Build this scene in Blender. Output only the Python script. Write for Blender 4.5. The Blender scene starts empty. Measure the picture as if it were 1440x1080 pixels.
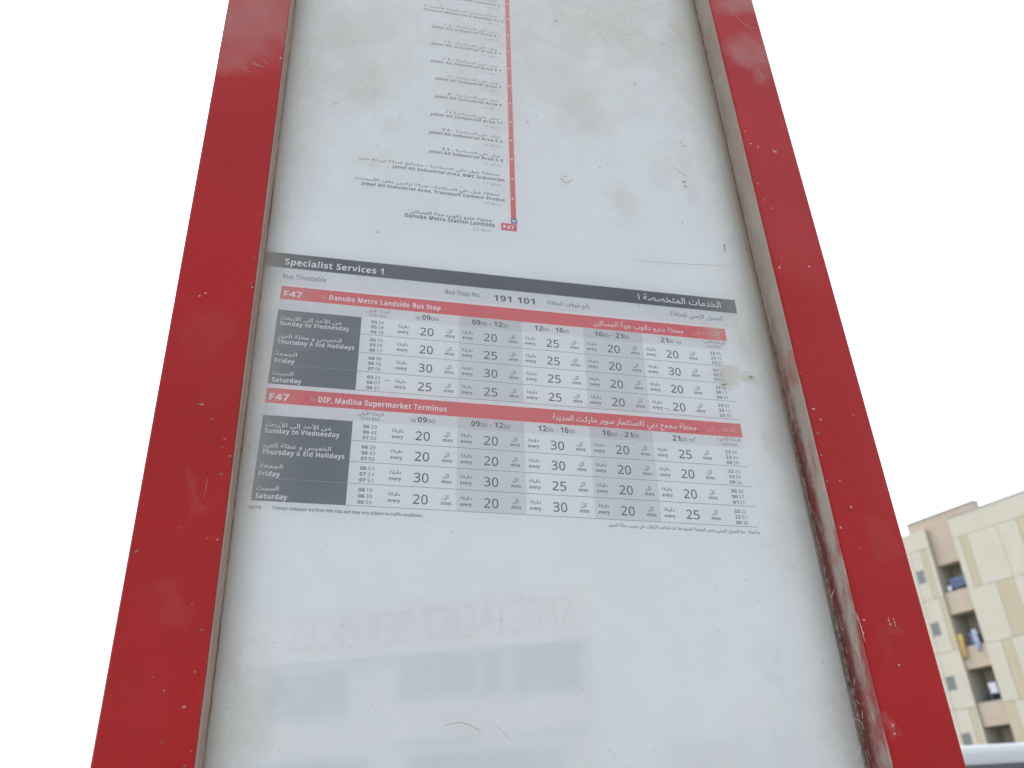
import bpy, bmesh, math, random, unicodedata
from mathutils import Vector, Matrix, noise
random.seed(7)
sc = bpy.context.scene
COL = sc.collection
GZ = 1.8933                      # height of the timetable's first red band above the ground

# ---------------------------------------------------------------- camera
Rw = (Vector((0.9802981, -0.1923600, -0.0448690)), Vector((0.0545607, 0.4820223, -0.8744585)), Vector((0.1898387, 0.8547819, 0.4830209)))
CAM = Vector((0.0558831, -0.5604637, GZ - 0.3933179)); FPX = 1183.68
cd = bpy.data.cameras.new('camera'); cam = bpy.data.objects.new('camera', cd); COL.objects.link(cam)
r, u, b = Rw[0], -Rw[1], -Rw[2]
cam.matrix_world = Matrix(((r.x, u.x, b.x, CAM.x), (r.y, u.y, b.y, CAM.y), (r.z, u.z, b.z, CAM.z), (0, 0, 0, 1)))
cd.sensor_width = 36; cd.lens = FPX / 1440 * 36; cd.clip_start = 0.02; cd.clip_end = 3000
cd.dof.use_dof = True; cd.dof.focus_distance = 0.64; cd.dof.aperture_fstop = 10
sc.camera = cam
# ---------------------------------------------------------------- sky, sun, exposure
CLOUD = 0.66
SUN_EL, SUN_AZ = 52, -38          # azimuth measured from +Y towards +X: high, behind the sign, to the left
w = bpy.data.worlds.new('World'); sc.world = w; w.use_nodes = True
nt = w.node_tree; nt.nodes.clear()
sky = nt.nodes.new('ShaderNodeTexSky'); sky.sky_type = 'NISHITA'; sky.sun_disc = False
sky.sun_elevation = math.radians(SUN_EL); sky.sun_rotation = math.radians(SUN_AZ)
sky.air_density = 1.0; sky.dust_density = 6.0; sky.ozone_density = 1.0
hs = nt.nodes.new('ShaderNodeHueSaturation'); hs.inputs['Saturation'].default_value = 0.32
cl = nt.nodes.new('ShaderNodeMix'); cl.data_type = 'RGBA'; cl.inputs[0].default_value = CLOUD; cl.inputs[7].default_value = (6.45, 6.95, 7.75, 1)   # even white overcast
bg = nt.nodes.new('ShaderNodeBackground'); bg.inputs['Strength'].default_value = 0.15
wo = nt.nodes.new('ShaderNodeOutputWorld')
nt.links.new(sky.outputs[0], hs.inputs['Color']); nt.links.new(hs.outputs[0], cl.inputs[6]); nt.links.new(cl.outputs[2], bg.inputs['Color']); nt.links.new(bg.outputs[0], wo.inputs[0])
sl = bpy.data.lights.new('sun', 'SUN'); sl.energy = 0.5; sl.angle = math.radians(14); sl.color = (1, 0.96, 0.89)
so = bpy.data.objects.new('sun', sl); COL.objects.link(so)
e, a = math.radians(SUN_EL), math.radians(SUN_AZ)
sd = Vector((math.cos(e) * math.sin(a), math.cos(e) * math.cos(a), math.sin(e)))
so.rotation_euler = sd.to_track_quat('Z', 'Y').to_euler(); so.location = sd * 60
sc.view_settings.view_transform = 'Standard'; sc.view_settings.look = 'None'
sc.view_settings.exposure = 0.95; sc.view_settings.gamma = 1; sc.view_settings.use_curve_mapping = False

# ---------------------------------------------------------------- helpers
def ray(px, py):
    return Rw[0] * ((px - 720) / FPX) + Rw[1] * ((py - 540) / FPX) + Rw[2]
def onplane(px, py, Y=0.0):
    d = ray(px, py); return CAM + d * ((Y - CAM.y) / d.y)

class NT:
    def __init__(s, name):
        s.m = bpy.data.materials.new(name); s.m.use_nodes = True; s.t = s.m.node_tree; s.t.nodes.clear()
        s.out = s.t.nodes.new('ShaderNodeOutputMaterial'); s.co = s.t.nodes.new('ShaderNodeTexCoord').outputs['Object']
    def n(s, typ, ins=None, **kw):
        x = s.t.nodes.new(typ)
        for k, v in kw.items(): setattr(x, k, v)
        for k, v in (ins or {}).items():
            if isinstance(v, bpy.types.NodeSocket): s.t.links.new(v, x.inputs[k])
            else: x.inputs[k].default_value = v
        return x
    def math(s, op, a, b=0.0, clamp=False):
        return s.n('ShaderNodeMath', {0: a, 1: b}, operation=op, use_clamp=clamp).outputs[0]
    def noise(s, scale, detail=3, rough=.55, stretch=None, vec=None):
        v = vec or s.co
        if stretch: v = s.n('ShaderNodeMapping', {0: v, 3: stretch}).outputs[0]
        return s.n('ShaderNodeTexNoise', {'Vector': v, 'Scale': scale, 'Detail': detail, 'Roughness': rough}).outputs[0]
    def rng(s, v, a, b, c=0.0, d=1.0, smooth=True):
        x = s.n('ShaderNodeMapRange', {0: v, 1: a, 2: b, 3: c, 4: d}); x.interpolation_type = 'SMOOTHSTEP' if smooth else 'LINEAR'; return x.outputs[0]
    def mix(s, f, a, b):
        x = s.t.nodes.new('ShaderNodeMix'); x.data_type = 'RGBA'
        for i, v in ((0, f), (6, a), (7, b)):
            if isinstance(v, bpy.types.NodeSocket): s.t.links.new(v, x.inputs[i])
            else: x.inputs[i].default_value = v if i == 0 else (*v[:3], 1)
        return x.outputs[2]
    def xyz(s, v=None):
        x = s.n('ShaderNodeSeparateXYZ', {0: v or s.co}); return x.outputs[0], x.outputs[1], x.outputs[2]
    def blob(s, cx, cz, rx, rz, inner=0.2, rot=0.0):
        if not hasattr(s, 'wv'):                                             # ragged outlines
            nz = s.n('ShaderNodeTexNoise', {'Vector': s.co, 'Scale': 48, 'Detail': 4, 'Roughness': .6}).outputs[1]
            o_ = s.n('ShaderNodeVectorMath', {0: nz, 1: (.5, .5, .5)}, operation='SUBTRACT').outputs[0]
            o_ = s.n('ShaderNodeVectorMath', {0: o_, 1: (.034, .034, .034)}, operation='MULTIPLY').outputs[0]
            s.wv = s.n('ShaderNodeVectorMath', {0: s.co, 1: o_}, operation='ADD').outputs[0]
        v = s.n('ShaderNodeVectorMath', {0: s.wv, 1: (cx, 0, cz)}, operation='SUBTRACT').outputs[0]
        v = s.n('ShaderNodeVectorRotate', {0: v, 'Angle': rot}, rotation_type='Y_AXIS').outputs[0]
        v = s.n('ShaderNodeVectorMath', {0: v, 1: (1 / rx, 0, 1 / rz)}, operation='MULTIPLY').outputs[0]
        l = s.n('ShaderNodeVectorMath', {0: v}, operation='LENGTH').outputs['Value']
        return s.rng(l, 1.0, inner, 0, 1)
    def bsdf(s, color, rough=.5, spec=.5, metal=0.0, bump=None, bstr=.2, bdist=.001, coat=0.0, coat_r=.1):
        p = s.n('ShaderNodeBsdfPrincipled', {'Base Color': color if isinstance(color, bpy.types.NodeSocket) else (*color[:3], 1),
            'Roughness': rough, 'Specular IOR Level': spec, 'Metallic': metal, 'Coat Weight': coat, 'Coat Roughness': coat_r})
        if bump is not None:
            bn = s.n('ShaderNodeBump', {'Height': bump, 'Strength': bstr, 'Distance': bdist}); s.t.links.new(bn.outputs[0], p.inputs['Normal'])
        return p.outputs[0]
    def done(s, sh):
        s.t.links.new(sh, s.out.inputs[0]); return s.m
def plain(name, c, rough=.6, var=.12, scale=3.0, spec=.4, metal=0.0):
    k = NT(name); n = k.noise(scale, 4)
    d = tuple(x * (1 - var) for x in c); l = tuple(min(1, x * (1 + var)) for x in c)
    return k.done(k.bsdf(k.mix(k.rng(n, .3, .7), d, l), rough, spec, metal, bump=k.noise(scale * 12), bstr=.15))

def empty(name, loc, rz=0.0, ry=0.0):
    o = bpy.data.objects.new(name, None); COL.objects.link(o); o.location = loc; o.rotation_euler = (0, ry, rz); o.empty_display_size = .1
    return o
def tag(o, label=None, cat=None, group=None, kind=None):
    if label: o['label'] = label
    if cat: o['category'] = cat
    if group: o['group'] = group
    if kind: o['kind'] = kind
    return o
def link(name, me, mat=None, parent=None, loc=None):
    o = bpy.data.objects.new(name, me); COL.objects.link(o)
    if mat is not None and not me.materials: me.materials.append(mat)
    if parent: o.parent = parent
    if loc: o.location = loc
    return o
def bx(bm, x0, x1, y0, y1, z0, z1, bev=0.0, seg=2):
    t = bmesh.new()
    bmesh.ops.create_cube(t, size=1)
    for v in t.verts:
        v.co = Vector(((x0 + x1) / 2 + v.co.x * (x1 - x0), (y0 + y1) / 2 + v.co.y * (y1 - y0), (z0 + z1) / 2 + v.co.z * (z1 - z0)))
    if bev: bmesh.ops.bevel(t, geom=t.edges[:], offset=bev, segments=seg, affect='EDGES', profile=.5)
    m = bpy.data.meshes.new('tmp'); t.to_mesh(m); t.free(); bm.from_mesh(m); bpy.data.meshes.remove(m)
def box(name, dims, mat, parent=None, bev=0.0, seg=2, smooth=False):
    bm = bmesh.new(); bx(bm, *dims, bev=bev, seg=seg); me = bpy.data.meshes.new(name); bm.to_mesh(me); bm.free()
    if smooth:
        for p in me.polygons: p.use_smooth = True
    return link(name, me, mat, parent)
def fromverts(name, vs, fs, mat, parent=None, smooth=False):
    me = bpy.data.meshes.new(name); me.from_pydata([tuple(v) for v in vs], [], fs); me.update()
    if smooth:
        for p in me.polygons: p.use_smooth = True
    return link(name, me, mat, parent)
def prism(name, pts, y0, y1, mat, parent=None, axis='y'):
    """closed outline pts (a, z) extruded along the other horizontal axis"""
    n = len(pts); P = (lambda a, z, t: (a, t, z)) if axis == 'y' else (lambda a, z, t: (t, a, z))
    vs = [P(a, z, y0) for a, z in pts] + [P(a, z, y1) for a, z in pts]
    fs = [tuple(range(n)), tuple(range(2 * n - 1, n - 1, -1))] + [(i, n + i, n + (i + 1) % n, (i + 1) % n) for i in range(n)]
    o = fromverts(name, vs, fs, mat, parent)
    bm = bmesh.new(); bm.from_mesh(o.data); bmesh.ops.recalc_face_normals(bm, faces=bm.faces); bm.to_mesh(o.data); bm.free()
    return o
def tube(name, pts, rad, mat, parent=None, seg=8, radf=None):
    vs, fs = [], []
    for i, p in enumerate(pts):
        p = Vector(p); d = (Vector(pts[min(i + 1, len(pts) - 1)]) - Vector(pts[max(i - 1, 0)])).normalized()
        ax = d.orthogonal().normalized() if abs(d.z) < .9 else Vector((1, 0, 0)); ay = d.cross(ax).normalized(); ax = ay.cross(d)
        for k in range(seg):
            t = 2 * math.pi * k / seg; rr = radf(i, k) if radf else rad
            vs.append(p + ax * math.cos(t) * rr + ay * math.sin(t) * rr)
    for i in range(len(pts) - 1):
        for k in range(seg):
            fs.append((i * seg + k, i * seg + (k + 1) % seg, (i + 1) * seg + (k + 1) % seg, (i + 1) * seg + k))
    fs += [tuple(range(seg - 1, -1, -1)), tuple((len(pts) - 1) * seg + k for k in range(seg))]
    return fromverts(name, vs, fs, mat, parent, smooth=True)

# ---- lettering
AR = {}
for c in range(0xFE70, 0xFEFD):
    d = unicodedata.decomposition(chr(c)).split()
    if d and d[0] in ('<isolated>', '<final>', '<initial>', '<medial>'):
        AR[(''.join(chr(int(x, 16)) for x in d[1:]), d[0][1:4])] = chr(c)
def shape(s):
    """Arabic letters to their joined forms, in visual (left to right) order"""
    units, i = [], 0
    while i < len(s):
        if s[i] == '\u0644' and i + 1 < len(s) and (s[i:i + 2], 'iso') in AR: units.append(s[i:i + 2]); i += 2
        else: units.append(s[i]); i += 1
    jl = lambda x: (x, 'ini') in AR          # joins the letter after it
    jr = lambda x: (x, 'fin') in AR          # joins the letter before it
    out = []
    for k, x in enumerate(units):
        p = k > 0 and jl(units[k - 1]) and jr(x); q = k + 1 < len(units) and jl(x) and jr(units[k + 1])
        f = 'med' if p and q else 'fin' if p else 'ini' if q else 'iso'
        out.append(AR.get((x, f), x))
    return ''.join(reversed(out))
def sans(s, bold):
    """latin letters and digits drawn with the wide sans-serif forms of the built-in font set"""
    o = ''
    for c in s:
        if 'A' <= c <= 'Z': o += chr((0x1D5D4 if bold else 0x1D5A0) + ord(c) - 65)
        elif 'a' <= c <= 'z': o += chr((0x1D5EE if bold else 0x1D5BA) + ord(c) - 97)
        elif '0' <= c <= '9': o += chr((0x1D7EC if bold else 0x1D7E2) + ord(c) - 48)
        else: o += c
    return o
TC = {}
def glyphs(s, bold):
    k = (s, bold)
    if k not in TC:
        c = bpy.data.curves.new('t', 'FONT'); c.body = s; c.size = 1; c.resolution_u = 3; c.offset = bold; c.fill_mode = 'FRONT' if hasattr(c, 'fill_mode') else 'BOTH'
        if bold: c.space_character = 1.06
        o = bpy.data.objects.new('t', c); COL.objects.link(o); bpy.context.view_layer.update()
        me = bpy.data.meshes.new_from_object(o.evaluated_get(bpy.context.evaluated_depsgraph_get()))
        TC[k] = ([v.co.copy() for v in me.vertices], [tuple(p.vertices) for p in me.polygons])
        bpy.data.objects.remove(o); bpy.data.curves.remove(c); bpy.data.meshes.remove(me)
    return TC[k]
class Print:
    """collects flat print (lettering, bars) on a sheet; coordinates in mm, u right, v up"""
    def __init__(s, y): s.v = []; s.f = []; s.y = y
    def text(s, txt, uL, uR, v, cap, bold=0.0, ar=False, slope=0.0):
        vs, fs = glyphs(shape(txt), bold) if ar else glyphs(sans(txt, bold >= .01), .004 if bold >= .01 else .004 + bold)
        x0 = min(p.x for p in vs); x1 = max(p.x for p in vs); kx = (uR - uL) / (x1 - x0); kz = cap / .715
        b = len(s.v)
        for p in vs:
            uu = (p.x - x0) * kx; s.v.append(((uL + uu) / 1000, s.y, (v + p.y * kz + slope * uu) / 1000))
        s.f += [tuple(b + i for i in f) for f in fs]; return s
    def rect(s, u0, u1, v0, v1, s0=0.0):
        b = len(s.v); s.v += [(u0 / 1000, s.y, v0 / 1000), (u1 / 1000, s.y, v0 / 1000), (u1 / 1000, s.y, v1 / 1000), (u0 / 1000, s.y, v1 / 1000)]
        s.f.append((b, b + 1, b + 2, b + 3)); return s
    def poly(s, pts):
        b = len(s.v); s.v += [(u / 1000, s.y, v / 1000) for u, v in pts]; s.f.append(tuple(range(b, b + len(pts)))); return s
    def build(s, name, mat, parent):
        return fromverts(name, s.v, s.f, mat, parent)

# ================================================================ the setting
def ground_mat(name, c1, c2, scale):
    k = NT(name); n = k.noise(scale, 6, .6); g = k.noise(scale * 40, 3)
    col = k.mix(k.rng(n, .3, .7), c1, c2)
    return k.done(k.bsdf(col, .9, .2, bump=g, bstr=.4, bdist=.01))
def sheet(name, x0, x1, y0, y1, z, mat):
    return tag(fromverts(name, [(x0, y0, z), (x1, y0, z), (x1, y1, z), (x0, y1, z)], [(0, 1, 2, 3)], mat), kind='structure')
sheet('ground', -900, 900, -900, 900, 0, ground_mat('sandy_ground', (.30, .26, .20), (.38, .33, .26), .3))
sheet('road', -200, 200, -58, -50, .004, ground_mat('asphalt', (.045, .045, .046), (.065, .064, .062), 1.2))
tag(box('kerb', (-200, 200, -50, -49.85, 0, .13), plain('kerb_concrete', (.42, .41, .38), .85), None, .012), kind='structure')
tag(box('pavement', (-200, 200, -49.848, 3.2, 0, .1), ground_mat('paving', (.46, .43, .38), (.54, .51, .46), 2.0)), kind='structure')  # unseen paving, kept wide and pale to bounce light onto the sign

# ================================================================ bus stop totem
XL, XR = -0.0162, 0.4110           # clear opening
OL, OR = -0.0699, 0.4632           # outer faces
ZB, ZT = 1.30, 2.72
def red_mat():
    k = NT('red_powder_coat')
    smears = [(352, 20, 85, 75, .85, .1), (325, 85, 30, 22, .6, .1), (1052, 72, 36, 26, 1.0, .6), (1045, 4, 45, 16, 1.0, .4), (1075, 95, 14, 14, .5, 0), (1070, 100, 18, 18, .5, 0),
              (270, 690, 12, 50, .22, .3), (235, 845, 22, 50, .16, .7), (205, 835, 30, 20, .10, 0), (1255, 880, 14, 12, .16, 0), (1258, 1028, 11, 16, .3, 0),
              (1245, 905, 16, 40, .08, 0), (290, 470, 40, 50, .12, 0), (1115, 330, 40, 80, .12, 0), (1240, 760, 30, 40, .15, 0)]
    m = None
    for px, py, rx, ry, st, rot in smears:
        c = onplane(px, py, -.03); ex = (onplane(px + rx, py, -.03) - c).length; ez = (onplane(px, py + ry, -.03) - c).length
        bl = k.math('MULTIPLY', k.blob(c.x, c.z, ex * 1.25, ez * 1.25, .35, rot), st); m = bl if m is None else k.math('MAXIMUM', m, bl)
    n1 = k.noise(22, 5, .65); n2 = k.noise(300, 3, .7, (1, 1, .18)); n3 = k.noise(5, 4, .6)
    sm = k.math('MULTIPLY', m, k.rng(k.math('ADD', k.math('MULTIPLY', n1, .75), k.math('MULTIPLY', n2, .25)), .3, .65, .45, 1))
    film = k.rng(n3, .35, .75, 0, .03)                                   # thin dust film
    dust = k.math('MAXIMUM', k.math('MULTIPLY', sm, .42), film)
    sp = k.rng(k.noise(900, 2), .66, .74, 0, .22); dust = k.math('MAXIMUM', dust, sp)
    base = k.mix(k.rng(k.noise(9, 3), .3, .7), (.275, .0062, .0075), (.24, .005, .006))
    col = k.mix(dust, base, (.30, .24, .225))
    rough = k.math('ADD', .34, k.math('MULTIPLY', dust, .5))
    return k.done(k.bsdf(col, rough, .15, bump=k.noise(1300, 2), bstr=.12, bdist=.0003))
RED = red_mat()
def reveal_mat(right):
    k = NT('dusty_reveal'); x, y, z = k.xyz()
    n = k.noise(60, 5, .65, (1, 1, .35)); f = k.noise(260, 4, .7, (1, 1, .3)); big = k.noise(14, 4, .6)
    base = k.mix(k.rng(n, .3, .7), (.31, .275, .23), (.27, .235, .195))
    if right:
        low = k.rng(z, GZ + .06, GZ - .17)                                   # grime grows lower down
        inner = k.rng(y, -.022, -.006)                                       # next to the cover
        red = k.math('MULTIPLY', k.math('MULTIPLY', k.rng(big, .46, .56), k.rng(n, .38, .6)), k.math('ADD', .10, k.math('MULTIPLY', low, 1.0)))
        base = k.mix(k.math('MULTIPLY', red, .8), base, (.27, .05, .05))
        dk = k.math('MULTIPLY', k.math('MULTIPLY', inner, k.math('ADD', .3, k.math('MULTIPLY', low, .7))), k.rng(f, .35, .6))
        base = k.mix(k.math('MULTIPLY', dk, .92), base, (.06, .033, .028))
        seam = k.math('MULTIPLY', k.rng(y, -.017, -.010), low); base = k.mix(k.math('MULTIPLY', seam, k.rng(n, .3, .55, .35, .9)), base, (.115, .022, .024))
        wh = k.math('MULTIPLY', k.rng(f, .6, .7), low); base = k.mix(k.math('MULTIPLY', wh, .5), base, (.45, .4, .36))
    else:
        base = k.mix(k.rng(n, .2, .8, .35, .7), base, (.20, .12, .10))
    return k.done(k.bsdf(base, .85, .2, bump=f, bstr=.5, bdist=.0006))
def seal_mat():
    k = NT('grimy_sealant'); f = k.noise(240, 5, .7); n = k.noise(40, 3)
    c = k.mix(k.rng(f, .35, .65), (.05, .022, .018), (.20, .15, .12)); c = k.mix(k.rng(n, .5, .65, 0, .5), c, (.14, .02, .02))
    return k.done(k.bsdf(c, .8, .3, bump=f, bstr=.7, bdist=.0008))
def cover_mat():
    k = NT('dirty_acrylic'); x, y, z = k.xyz()
    wob = k.noise(30, 4, .6); wob2 = k.noise(9, 3, .5); fine = k.noise(420, 4, .7)
    # grime along the rims, with the frame's grey shade painted into the left gradient
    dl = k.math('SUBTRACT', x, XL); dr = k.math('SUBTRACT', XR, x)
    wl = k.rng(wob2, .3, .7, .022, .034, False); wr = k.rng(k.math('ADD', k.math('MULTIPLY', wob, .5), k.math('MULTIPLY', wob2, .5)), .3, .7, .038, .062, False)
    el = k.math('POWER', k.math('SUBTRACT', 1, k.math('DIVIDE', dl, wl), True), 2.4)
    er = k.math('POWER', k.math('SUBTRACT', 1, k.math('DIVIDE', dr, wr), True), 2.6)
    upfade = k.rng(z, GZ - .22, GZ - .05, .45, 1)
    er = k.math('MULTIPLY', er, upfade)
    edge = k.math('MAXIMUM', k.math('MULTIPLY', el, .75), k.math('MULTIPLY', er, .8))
    # stains at their places on the cover: px, py, rx, ry, strength, rot
    st = [(860, 30, 95, 60, .34, 0), (990, 60, 40, 110, .34, 0), (818, 160, 42, 38, .36, .3), (790, 110, 50, 40, .22, 0), (958, 45, 16, 14, .5, 0),
          (880, 285, 26, 34, .30, .2), (512, 110, 45, 42, .36, 0), (500, 45, 60, 35, .26, 0), (440, 150, 40, 160, .22, 0), (522, 222, 34, 16, .26, 0),
          (1035, 200, 26, 80, .38, 0), (1048, 300, 20, 60, .3, 0), (1022, 528, 20, 14, .6, .4), (1052, 530, 14, 8, .6, 0), (1006, 470, 16, 10, .4, 0), (1092, 620, 20, 34, .36, 0),
          (1052, 480, 24, 30, .25, 0), (345, 1010, 48, 84, .28, 0), (318, 930, 24, 50, .25, 0), (430, 420, 30, 90, .10, 0), (1110, 760, 30, 60, .14, 0), (1080, 935, 28, 60, .12, 0),
          (1180, 1010, 30, 70, .20, 0), (930, 240, 22, 26, .2, 0), (970, 250, 12, 40, .22, 0), (650, 140, 30, 20, .12, 0), (545, 170, 28, 12, .2, 0)]
    s = None
    for px, py, rx, ry, q, rot in st:
        c = onplane(px, py, -.003); ex = (onplane(px + rx, py, -.003) - c).length; ez = (onplane(px, py + ry, -.003) - c).length
        bl = k.math('MULTIPLY', k.blob(c.x, c.z, ex * 1.35, ez * 1.35, .1, rot), q); s = bl if s is None else k.math('ADD', s, bl)
    s = k.math('MULTIPLY', s, k.rng(k.math('ADD', k.math('MULTIPLY', wob, .7), k.math('MULTIPLY', fine, .3)), .30, .68, .68, 1.1))
    top = k.rng(z, GZ + .03, GZ + .35, 0, .34)                               # more dust higher up
    film = k.math('ADD', k.math('MULTIPLY', k.rng(wob2, .35, .7), .05), k.math('MULTIPLY', top, k.rng(wob, .3, .7, .6, 1.2)))
    for px, py, rx, ry, rot in ((925, 36, 34, 16, -.5), (893, 165, 15, 42, .15), (915, 105, 14, 30, .1), (838, 75, 14, 50, 0)):       # lighter streaks left in the stains
        c = onplane(px, py, -.003); ex = (onplane(px + rx, py, -.003) - c).length; ez = (onplane(px, py + ry, -.003) - c).length
        s = k.math('MULTIPLY', s, k.math('SUBTRACT', 1, k.math('MULTIPLY', k.blob(c.x, c.z, ex * 1.3, ez * 1.3, .2, rot), .85)))
    speck = k.rng(k.noise(520, 2, .5), .735, .79, 0, .45)
    inv = lambda v: k.math('SUBTRACT', 1, k.math('MULTIPLY', v, 1.0, True), True)
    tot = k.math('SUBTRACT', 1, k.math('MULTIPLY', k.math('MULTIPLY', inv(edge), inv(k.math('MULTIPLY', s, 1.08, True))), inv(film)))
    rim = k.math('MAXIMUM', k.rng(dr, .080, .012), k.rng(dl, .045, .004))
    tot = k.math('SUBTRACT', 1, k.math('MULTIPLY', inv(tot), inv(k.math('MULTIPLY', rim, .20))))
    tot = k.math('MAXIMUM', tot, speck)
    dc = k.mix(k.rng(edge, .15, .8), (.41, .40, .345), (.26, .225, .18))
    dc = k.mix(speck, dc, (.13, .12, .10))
    fr = k.n('ShaderNodeFresnel', {'IOR': 1.57}).outputs[0]
    film_e = k.math('MAXIMUM', k.rng(dr, .062, .020), k.rng(dl, .030, .008))           # dust film along the rims dulls the gloss
    fr = k.math('MULTIPLY', fr, k.math('SUBTRACT', 1, k.math('MULTIPLY', tot, .7)))
    gl = k.n('ShaderNodeBsdfGlossy', {'Color': (1, 1, 1, 1), 'Roughness': k.math('ADD', .014, k.math('MULTIPLY', film_e, .38))}).outputs[0]
    tr = k.n('ShaderNodeBsdfTransparent', {'Color': (.995, 1, 1, 1)}).outputs[0]
    df = k.n('ShaderNodeBsdfDiffuse', {'Color': dc}).outputs[0]
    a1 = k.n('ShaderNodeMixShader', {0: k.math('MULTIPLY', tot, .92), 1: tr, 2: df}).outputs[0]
    a2 = k.n('ShaderNodeMixShader', {0: fr, 1: a1, 2: gl}).outputs[0]
    return k.done(a2)
def clear_mat():
    k = NT('clear_acrylic_back')
    return k.done(k.n('ShaderNodeMixShader', {0: .02, 1: k.n('ShaderNodeBsdfTransparent', {'Color': (.995, 1, 1, 1)}).outputs[0], 2: k.n('ShaderNodeBsdfGlossy', {'Roughness': .05}).outputs[0]}).outputs[0])

totem = tag(empty('bus_stop_sign', (0, 0, 0)), 'tall red metal bus stop display case with scratched dirty clear cover', 'sign')
box('frame_post', (OL, XL, -.03, .09, 0.1, 2.9), RED, totem, .0018, 3)
box('frame_post', (XR, OR, -.03, .09, 0.1, 2.9), RED, totem, .0018, 3)
box('frame_rail', (XL + .0002, XR - .0002, -.0297, .09, ZT, 2.9), RED, totem, .0015)
box('lower_panel', (XL + .0002, XR - .0002, -.0297, .09, .1, ZB), RED, totem, .0015)
box('base_plate', (OL - .06, OR + .06, -.1, .16, .1, .115), plain('base_steel', (.3, .3, .3), .5, metal=.6), totem, .002)
box('back_panel', (XL + .0004, XR - .0004, .012, .088, ZB + .0005, ZT - .0005), plain('back_white', (.55, .56, .57), .7), totem)
box('reveal_strip', (XL + .0001, XL + .0012, -.0285, .0117, ZB + .001, ZT - .001), reveal_mat(False), totem)
box('reveal_strip', (XR - .0012, XR - .0001, -.0285, .0117, ZB + .001, ZT - .001), reveal_mat(True), totem)
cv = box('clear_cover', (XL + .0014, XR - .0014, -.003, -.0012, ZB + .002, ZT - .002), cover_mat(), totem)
cv.data.materials.append(clear_mat())
for p in cv.data.polygons: p.material_index = 0 if p.normal.y < -.5 else 1
SEAL = seal_mat()
def bead(x, side):
    N = 620; pts = []
    for i in range(N):
        z = ZB + .003 + (ZT - ZB - .006) * i / (N - 1)
        low = min(1, max(0, (GZ - .02 - z) / .22))
        wx = (noise.noise(Vector((z * 14, side, 0))) * .0009 + noise.noise(Vector((z * 90, side, 5))) * .0008 * low)
        pts.append((x + wx, -.0036 - .0012 * low, z))
    def rf(i, kk):
        z = pts[i][2]; low = min(1, max(0, (GZ - .02 - z) / .22)) if side > 0 else 0
        b = (.00055 if side > 0 else .00028) + .0008 * low
        return b * (1 + .6 * noise.noise(Vector((z * 420, kk * 1.3, side))) + .5 * noise.noise(Vector((z * 130, kk * .6, 9))))
    return tube('sealant_bead', pts, 0, SEAL, totem, 7, rf)
bead(XR - .0016, 1); bead(XL + .0013, -1)
# loose pale strands caught on the right hand sealant
st_m = plain('pale_fibre', (.55, .48, .42), .8)
for px, py, dx, dy in ((1190, 905, 7, 22), (1196, 940, 5, 24), (1201, 1010, 14, 16), (1181, 868, 4, 18), (1204, 985, 9, 26), (1172, 820, -3, 20), (1208, 1046, -4, 22)):
    a0 = onplane(px, py, -.0065); a1 = onplane(px + dx, py + dy, -.010); mdl = (a0 + a1) / 2 + Vector((.001, -.002, .0008))
    tube('strand', [a0, (a0 + mdl) / 2 + Vector((0, -.0008, 0)), mdl, a1], .00016, st_m, totem, 5)
# chips in the paint and marks on the cover, thin as they are, each where the photograph has it
chip_d = plain('chip_primer', (.12, .085, .08), .8); chip_l = plain('chip_bare', (.34, .24, .21), .8)
mark_d = plain('ink_mark', (.06, .055, .05), .8); mark_b = plain('dried_dirt', (.24, .19, .12), .9)
def flake(name, px, py, rx, ry, ang, Y, mat, jag=.35):
    c = onplane(px, py, Y); ex = (onplane(px + 1, py, Y) - c).length; ez = (onplane(px, py + 1, Y) - c).length
    n = 9; vs = [(c.x, Y - .00012, c.z)]
    for i in range(n):
        t = 2 * math.pi * i / n; rr = 1 + random.uniform(-jag, jag); X = math.cos(t) * rx * rr; Z = math.sin(t) * ry * rr
        X, Z = X * math.cos(ang) - Z * math.sin(ang), X * math.sin(ang) + Z * math.cos(ang)
        vs.append((c.x + X * ex, Y - .00003, c.z + Z * ez))
    fs = [(0, i + 1, (i + 1) % n + 1) for i in range(n)]
    return fromverts(name, vs, fs, mat, totem)
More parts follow.
